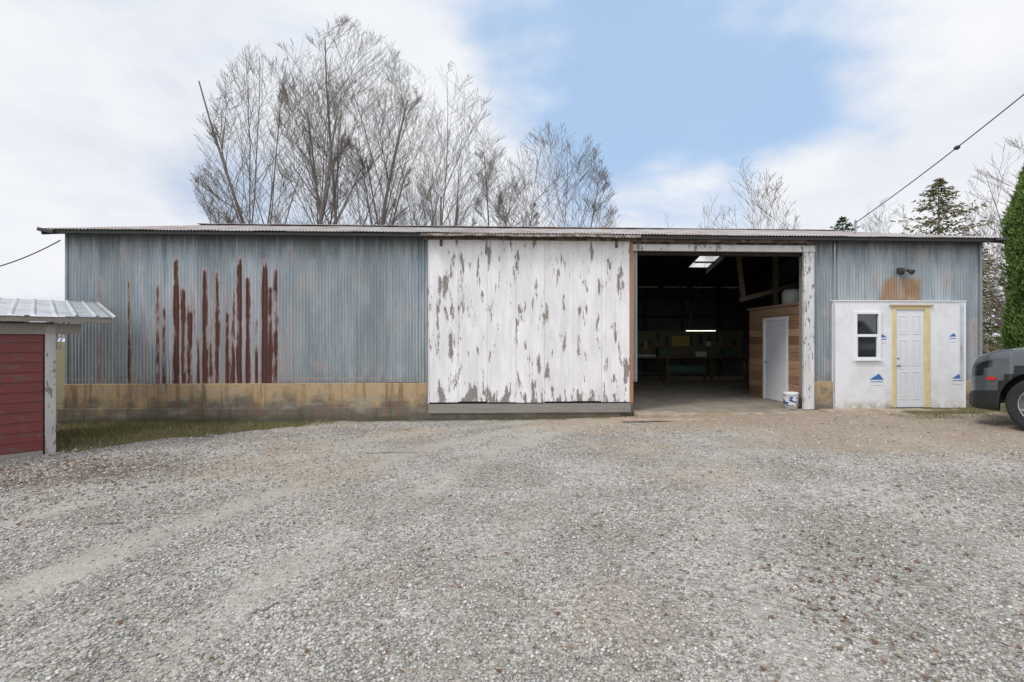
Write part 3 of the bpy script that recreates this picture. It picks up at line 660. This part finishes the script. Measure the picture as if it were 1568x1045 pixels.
Boxes().add(2.15,4.75,-.73,.73,1.825,1.875).obj('roof_panel',M_CARPAINT,car,.02)
pp=Boxes()
for s_ in(-1,1):
    pp.beam((1.42,.9*s_,1.30),(2.25,.745*s_,1.835),.06,.05).beam((2.25,.745*s_,1.85),(4.6,.745*s_,1.85),.05,.05).beam((4.6,.745*s_,1.83),(5.05,.87*s_,1.31),.1,.06).beam((2.95,.925*s_,1.30),(3.05,.765*s_,1.85),.08,.03).beam((4.0,.93*s_,1.3),(4.0,.76*s_,1.85),.08,.03)
pp.obj('pillars',M_CARPAINT,car,.008)
Boxes().add(-.035,.02,-.50,.50,.66,.94).obj('grille',M_CLAD,car,.02)
g_=Boxes()
for z in(.70,.77,.84,.90): g_.add(-.045,-.03,-.46,.46,z,z+.015)
g_.obj('grille_bars',M_ALLOY,car)
Boxes().add(-.03,.06,-.6,.6,.30,.50).obj('bumper_lower',M_CLAD,car,.03)
Boxes().add(1.75,1.95,-1.22,-1.0,1.27,1.43).add(1.75,1.95,1.0,1.22,1.27,1.43).obj('mirrors',M_CARPAINT,car,.03)
Boxes().add(.33,.43,-.965,-.915,.74,.79).add(.33,.43,.915,.965,.74,.79).obj('side_markers',M_RED,car,.003)
Boxes().add(1.0,4.4,-.6,.6,.3,.75).add(.4,1.5,-.62,.62,.5,1.0).add(3.5,4.5,-.62,.62,.5,1.0).obj('underbody',M_BLACK,car)
for xw in(.95,3.98):
    for s_ in(-1,1):
        prof=[(.25,-.09),(.36,-.115),(.395,-.11),(.41,-.085),(.412,0),(.41,.085),(.395,.11),(.36,.115),(.25,.09)]
        lathe('tyre',prof,48,M_BLACK,car,'Y',(xw,.87*s_,.41))
        yy=-.10 if s_<0 else .10
        lathe('rim',[(.27,yy),(.262,yy*1.1),(.25,yy*.6),(.235,-yy*.2),(0,-yy*.2)],40,M_ALLOY,car,'Y',(xw,.87*s_,.41))
        sp=Boxes()
        for k in range(6):
            a=k*math.pi/3+.3
            sp.beam((xw+.04*math.cos(a),.87*s_+yy*.8,.41+.04*math.sin(a)),(xw+.255*math.cos(a+.08),.87*s_+yy*.95,.41+.255*math.sin(a+.08)),.03,.05,(0,1,0))
        sp.obj('spokes',M_ALLOY,car,.006)
        lathe('hub',[(0,yy*1.02),(.045,yy*1.0),(.06,yy*.6)],20,M_CLAD,car,'Y',(xw,.87*s_,.41))
Boxes().add(1.55,1.56,-.998,-.985,.5,1.2).add(2.98,2.99,-.998,-.985,.4,1.2).obj('door_gaps',M_CLAD,car)

# ------------------------------------------------------------------ bare trees
class Twigs:
    def __init__(s): s.g={}
    def add(s,pts,rad): s.g.setdefault(len(pts),[]).append((pts,rad))
    def build(s,fn=None):
        VV=[];FF=[];base=0
        for n,lst in s.g.items():
            Pt=np.array([p for p,_ in lst]);Rd=np.array([r for _,r in lst])
            if fn: Pt=fn(Pt)
            k=6 if n>6 else 3
            D=np.zeros_like(Pt);D[:,1:-1]=Pt[:,2:]-Pt[:,:-2];D[:,0]=Pt[:,1]-Pt[:,0];D[:,-1]=Pt[:,-1]-Pt[:,-2]
            D/=np.linalg.norm(D,axis=-1,keepdims=True)+1e-9
            ref=np.array([.31,.22,.1])[None,None];Sx=np.cross(D,ref+0*D);Sx/=np.linalg.norm(Sx,axis=-1,keepdims=True)+1e-9
            Sy=np.cross(D,Sx)
            an=np.arange(k)*2*np.pi/k
            ring=Pt[:,:,None]+Rd[:,:,None,None]*(np.cos(an)[None,None,:,None]*Sx[:,:,None]+np.sin(an)[None,None,:,None]*Sy[:,:,None])
            Vn=ring.reshape(-1,3);m_=len(lst)
            ix=base+np.arange(m_*n*k).reshape(m_,n,k);a=ix[:,:-1];b=ix[:,1:]
            FF.append(np.stack([a,np.roll(a,-1,2),np.roll(b,-1,2),b],-1).reshape(-1,4));VV.append(Vn);base+=len(Vn)
        return np.concatenate(VV),np.concatenate(FF)
def rv(): 
    v=np.array([random.gauss(0,1) for _ in range(3)]);return v/np.linalg.norm(v)
def env(p,d,P):
    q=(p-P['c'])/P['s'];e=d/P['s'];a=e@e;b=q@e;c=q@q-1;D=b*b-a*c
    if D<=0: return 0.
    return max((-b+math.sqrt(D))/a,0.)
def grow(T_,p,d,L,r,lv,P):
    n=9 if lv==0 else (6 if lv==1 else (5 if lv<4 else 4))
    pts=[p.copy()];rads=[r];ds=[d.copy()]
    tip=r*(.22 if lv<P['max'] else .5)
    for i in range(1,n):
        d=d+rv()*P['wig'][lv]+np.array([0,0,P['up'][lv]]);d/=math.sqrt(d@d)
        p=p+d*L/(n-1);pts.append(p.copy());ds.append(d.copy());rads.append(max(r+(tip-r)*(i/(n-1)),P['rmin']))
    T_.add(pts,rads)
    if lv>=P['max']: return
    nc=P['n'][lv]
    for c in range(nc):
        t=P['t0'][lv]+(1-P['t0'][lv])*((c+random.random())/nc)
        f=t*(n-1);i=min(int(f),n-2);q=pts[i]+(pts[i+1]-pts[i])*(f-i);dd=ds[i]
        pr=np.cross(dd,rv());pr/=math.sqrt(pr@pr)+1e-9
        if pr[2]<-.2: pr[2]*=-.6
        a=math.radians(random.uniform(*P['ang'][lv]))
        nd=dd*math.cos(a)+pr*math.sin(a);nd/=math.sqrt(nd@nd)
        E=env(q,nd,P)
        if lv==0: l=E*random.uniform(.72,1.05)
        elif lv==1: l=min(E*random.uniform(.7,1.1),L*random.uniform(.4,.7)+.3)
        else: l=min(max(E,.25)*1.12,L*random.uniform(.38,.66)*(1.1-.4*t)+.08)
        if l<.15: continue
        grow(T_,q,nd,l,max(rads[i]*random.uniform(.40,.58),P['rmin']),lv+1,P)
def bare_tree(name,x,y,h,width,stems,m,seed,r0=.2,spread=.4,lean=0.,nn=(10,7,5,3),rmin=.0058,base=.12,make=True,ang0=(18,44)):
    random.seed(seed);T_=Twigs()
    P=dict(max=4,n=nn,t0=(.28,.18,.15,.1),ang=(ang0,(20,46),(22,52),(22,55)),
           wig=(.04,.055,.08,.11,.13),up=(.012,.03,.03,.025,.02),rmin=rmin,
           c=np.array([x+lean*h*.5,y,h*(.5+base/2)]),s=np.array([width/2,width/2*.85,h*(.5-base/2)]))
    for s in range(stems):
        a=2*math.pi*(s+.5*random.random())/stems;sp=spread*(.3+.8*random.random()) if stems>1 else .05
        d=np.array([math.sin(a)*sp+lean,math.cos(a)*sp*.8,1.]);d/=np.linalg.norm(d)
        p0=np.array([x+.2*math.sin(a)*(stems>1),y+.2*math.cos(a)*(stems>1),-.2])
        L=env(p0,d,P)*random.uniform(.88,1.0)
        if L<=0: L=h*.7
        grow(T_,p0,d,L,r0*(.75+.4*random.random()),0,P)
    V,F=T_.build()
    if make: return mesh_obj(name,V,F,m,None,True)
    return V,F
def T3(px,dep,top,wpx,*a,name='maple_tree',**k):
    return bare_tree(name,at(px,dep),dep,1.6+(522-top)/K*dep,wpx/K*dep,*a,**k)
T3(440,24,72,250,4,M_BARK,11,.14)
T3(540,25.5,40,240,4,M_BARK,12,.15)
T3(605,28,95,200,2,M_BARK,13,.12)
T3(690,25,103,170,2,M_BARK,14,.14,spread=.3)
T3(385,27,215,150,3,M_BARKY,15,.07,nn=(8,6,4,3))
T3(850,24.5,190,185,3,M_BARK,16,.10,lean=.0,spread=.6)
T3(765,27,150,120,2,M_BARK,26,.09,spread=.4)
T3(1025,21,262,80,3,M_BARKR,17,.05,nn=(8,6,4,3),spread=.35)
T3(1142,22,243,150,4,M_BARKR,18,.06,nn=(8,6,4,3),spread=.5)
T3(1352,36,296,80,3,M_BARK,19,.09,nn=(8,6,4,3))
T3(1562,24,200,150,3,M_BARKR,20,.12,name='ash_tree')
T3(1520,40,330,130,3,M_BARKR,21,.12,nn=(9,6,5,3),name='ash_tree')
V0,F0=bare_tree('d',0,0,9,8,3,M_BARK,33,.16,nn=(9,7,4,0),rmin=.03,make=False)
VV=[];FF=[];bs=0
for i in range(44):
    dist=95+50*RNG.random()
    px=-260+430*RNG.random() if i<22 else 1440+420*RNG.random()
    s=.5+.5*RNG.random();th=RNG.random()*6.28
    v=V0*s;v=np.c_[v[:,0]*math.cos(th)-v[:,1]*math.sin(th),v[:,0]*math.sin(th)+v[:,1]*math.cos(th),v[:,2]]
    v+=np.array([at(px,dist),dist,-.3]);VV.append(v);FF.append(F0+bs);bs+=len(v)
mesh_obj('distant_treeline',np.concatenate(VV),np.concatenate(FF),M_BARKR)
def conifer(name,x,y,h,rad,seed,tiers=46,c0=(.025,.05,.02),c1=(.09,.12,.045),zb=.6):
    rs=np.random.default_rng(seed)
    tr=empty(name,(x,y,0))
    lathe('trunk',[(.16,-.2),(.12,h*.4),(.02,h*.98)],8,M_BARK,tr)
    C=[];A=[];S=[];G=[]
    for t in range(tiers):
        f=t/(tiers-1);z=zb+(h-zb)*f;R=rad*(1-f)**.8*(.8+.4*rs.random())+.08
        for b in range(int(8+7*(1-f))):
            a=rs.random()*6.28;Rb=R*(.5+.65*rs.random());m=int(8+26*Rb/rad)
            shade=rs.random();g=(np.arange(m)+rs.random(m))/m
            rr_=Rb*(.1+.9*g);zz=z-.30*Rb*g+.24*Rb*g*g*1.5
            c=np.c_[rr_*math.cos(a),rr_*math.sin(a),zz]+rs.normal(size=(m,3))*np.array([.07,.07,.035])*(1+Rb*.3)*(1.15-g)[:,None]
            C.append(c);A.append(np.full(m,a));S.append(np.full(m,shade));G.append(g)
    C=np.concatenate(C);A=np.concatenate(A);S=np.concatenate(S);G=np.concatenate(G);n=len(C)
    dv=np.c_[np.cos(A),np.sin(A),-.25+0*A]+rs.normal(size=(n,3))*.45;dv/=np.linalg.norm(dv,axis=1,keepdims=True)
    sd_=np.cross(dv,rs.normal(size=(n,3)));sd_/=np.linalg.norm(sd_,axis=1,keepdims=True)
    s=(.07+.09*rs.random(n))[:,None]
    Q=np.stack([C-sd_*s*.4,C+sd_*s*.4,C+dv*s*1.8],1).reshape(-1,3)
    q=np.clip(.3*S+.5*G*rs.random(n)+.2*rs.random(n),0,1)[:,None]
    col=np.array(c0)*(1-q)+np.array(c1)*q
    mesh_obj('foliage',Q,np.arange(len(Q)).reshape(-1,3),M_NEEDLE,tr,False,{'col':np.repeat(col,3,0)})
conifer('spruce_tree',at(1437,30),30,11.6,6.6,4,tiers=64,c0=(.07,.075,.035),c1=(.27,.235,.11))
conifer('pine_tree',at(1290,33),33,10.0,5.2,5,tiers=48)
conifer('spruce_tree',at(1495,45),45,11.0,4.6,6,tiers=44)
def arbor(name,x,y,h,rad,seed):
    rs=np.random.default_rng(seed);tr=empty(name,(x,y,0))
    lathe('trunk',[(.1,-.2),(.08,h*.5),(.02,h*.9)],8,M_BARK,tr)
    n=80000;z=rs.random(n)**.9;a=rs.random(n)*6.28
    R=rad*np.minimum(1,(1-z)*3.2)**.6*np.minimum(1,.75+z*2)
    lump=.70+.55*fbm(a*2.2,z*12,seed)+.18*rs.random(n)
    q=rs.random(n)**.35;r=R*lump*q
    c=np.c_[r*np.cos(a),r*np.sin(a),.1+z*(h-.1)]
    d=np.c_[np.cos(a)*.5,np.sin(a)*.5,np.ones(n)]+rs.normal(size=(n,3))*.4;d/=np.linalg.norm(d,axis=1,keepdims=True)
    s=np.cross(d,rs.normal(size=(n,3)));s/=np.linalg.norm(s,axis=1,keepdims=True);sz=(.035+.05*rs.random(n))[:,None]
    Q=np.stack([c-s*sz*.35,c+s*sz*.35,c+d*sz*1.5],1).reshape(-1,3)
    t=np.clip(.9*(fbm(a*3,z*14,seed+3)-.22)+.55*q*rs.random(n),0,1)[:,None]
    col=(1-t)*np.array([[.035,.07,.018]])+t*np.array([[.21,.31,.08]])
    mesh_obj('foliage',Q,np.arange(3*n).reshape(n,3),M_NEEDLE,tr,False,{'col':np.repeat(col,3,0)})
arbor('arborvitae_tree',at(1600,13.5),13.5,7.3,.72,3)
arbor('arborvitae_tree',at(1690,13.2),13.2,6.5,.8,4)
# ------------------------------------------------------------------ cables
def cable(name,p0,p1,sag,r,parent=None,n=24):
    T_=Twigs();p0=np.array(p0);p1=np.array(p1);pts=[];
    for i in range(n+1):
        t=i/n;p=p0*(1-t)+p1*t;p=p-np.array([0,0,sag*4*t*(1-t)]);pts.append(p)
    T_.add(pts,[r]*(n+1));V,F=T_.build();return mesh_obj(name,V,F,M_BLACK,parent,True)
uc=empty('overhead_service_cable')
cable('cable',(8.6,12.1,4.56),(8.9,3.2,8.0),.25,.010,uc)
lathe('splice',[(0,-.05),(.03,-.04),(.045,0),(.03,.05),(0,.06)],12,M_DARKSTEEL,uc,'Y',(8.70,9.45,5.38))
Boxes().beam((8.6,12.1,4.3),(8.6,12.1,4.62),.04,.04).obj('roof_mast',M_STEEL,uc)
cable('overhead_cable',(-9.25,9.9,3.66),(-14.0,11.5,3.2),.25,.012)

# ------------------------------------------------------------------ world
W=bpy.data.worlds.new('World');scene.world=W;W.use_nodes=True;b=B(W.node_tree)
bg=W.node_tree.nodes['Background']
EL=math.radians(46);AZ=math.atan2(-.75,-.55)
sky=b.N('ShaderNodeTexSky',sky_type='NISHITA');sky.sun_disc=False;sky.sun_elevation=EL;sky.sun_rotation=AZ%(2*math.pi)
sky.air_density=1.0;sky.dust_density=1.2
v=b.N('ShaderNodeTexCoord').outputs['Generated']
x=b.xyz(v);den=b.m('ADD',b.m('MAXIMUM',x[2],0.),.22)
pv=b.comb(b.m('DIVIDE',x[0],den),b.m('DIVIDE',x[1],den),b.m('MULTIPLY',x[2],.6))
n1=b.noise(b.vm(pv,(.8,1.3,1)),1.5,9,.58);n2=b.noise(b.vm(pv,(1.2,1,1)),.9,6,.55);nd=b.noise(b.vm(v,(1,1,1.8)),3.6,7,.55)
def nrm(px,py):
    q=Vector(((px-784)/K,1,(522-py)/K)).normalized();return tuple(q)
def spot(px,py,r0,r1):
    return b.mr(b.vm(v,nrm(px,py),'DOT_PRODUCT'),math.cos(math.radians(r1)),math.cos(math.radians(r0)))
blue=b.m('MAXIMUM',b.m('MAXIMUM',spot(1030,165,2,20),spot(1230,90,1,17)),b.m('MULTIPLY',spot(880,60,1,15),.6))
blue=b.m('MAXIMUM',blue,b.m('MULTIPLY',spot(1190,215,1,12),.75));blue=b.m('MAXIMUM',blue,b.m('MULTIPLY',spot(1400,170,1,10),.5))
blue=b.m('MAXIMUM',blue,b.m('MULTIPLY',spot(2100,160,3,20),.8));blue=b.m('MAXIMUM',blue,b.m('MULTIPLY',spot(250,200,1,12),.30))
puff=b.m('MAXIMUM',b.m('MAXIMUM',spot(1440,90,1,11),spot(1480,265,1,12)),spot(1280,290,1,9))
puff=b.m('MAXIMUM',puff,spot(1010,330,1,9));puff=b.m('MAXIMUM',puff,b.m('MULTIPLY',spot(80,190,1,10),.8))
t=b.m('ADD',b.m('MULTIPLY',b.m('SUBTRACT',n1,.5),1.5),.76)
t=b.m('ADD',t,b.m('MULTIPLY',b.m('SUBTRACT',nd,.5),1.3))
t=b.m('SUBTRACT',t,b.m('MULTIPLY',blue,.80));t=b.m('ADD',t,b.m('MULTIPLY',puff,.42))
t=b.m('ADD',t,b.mr(x[2],.2,.0,0,.4))
mk=b.mr(t,.02,.80,.12,1.)
cc=b.mix(b.mr(n2,.36,.60),(6.4,7.0,8.2),(8.8,9.0,9.45))
cc=b.mix(b.mr(nd,.42,.70,0,.7),cc,(9.5,9.6,9.8))
cc=b.mix(b.m('MULTIPLY',puff,.5),cc,(9.7,9.75,9.9))
cc=b.scale(cc,b.mr(x[1],.1,-.6,1.,1.6))
skc=b.mix(.8,b.scale(sky.outputs[0],1.3),(4.1,6.3,9.4))
fin=b.mix(mk,skc,cc)
b.I(bg,'Color',fin);b.I(bg,'Strength',.10)
sl=bpy.data.lights.new('sun','SUN');sl.energy=1.6;sl.angle=math.radians(14);sl.color=(1,.95,.88)
so=link(bpy.data.objects.new('sun',sl))
sd_=Vector((math.sin(AZ)*math.cos(EL),math.cos(AZ)*math.cos(EL),math.sin(EL)))
so.rotation_euler=sd_.to_track_quat('Z','Y').to_euler();so.location=(-8,-8,20)
# ------------------------------------------------------------------ camera
cd=bpy.data.cameras.new('camera');cd.lens=17.;cd.sensor_width=36;cd.clip_end=4000;cd.clip_start=.05
co=link(bpy.data.objects.new('camera',cd));co.location=(0,0,1.6);co.rotation_euler=(math.radians(90),0,0)
scene.camera=co
scene.view_settings.view_transform='Standard';scene.view_settings.look='None';scene.view_settings.exposure=0
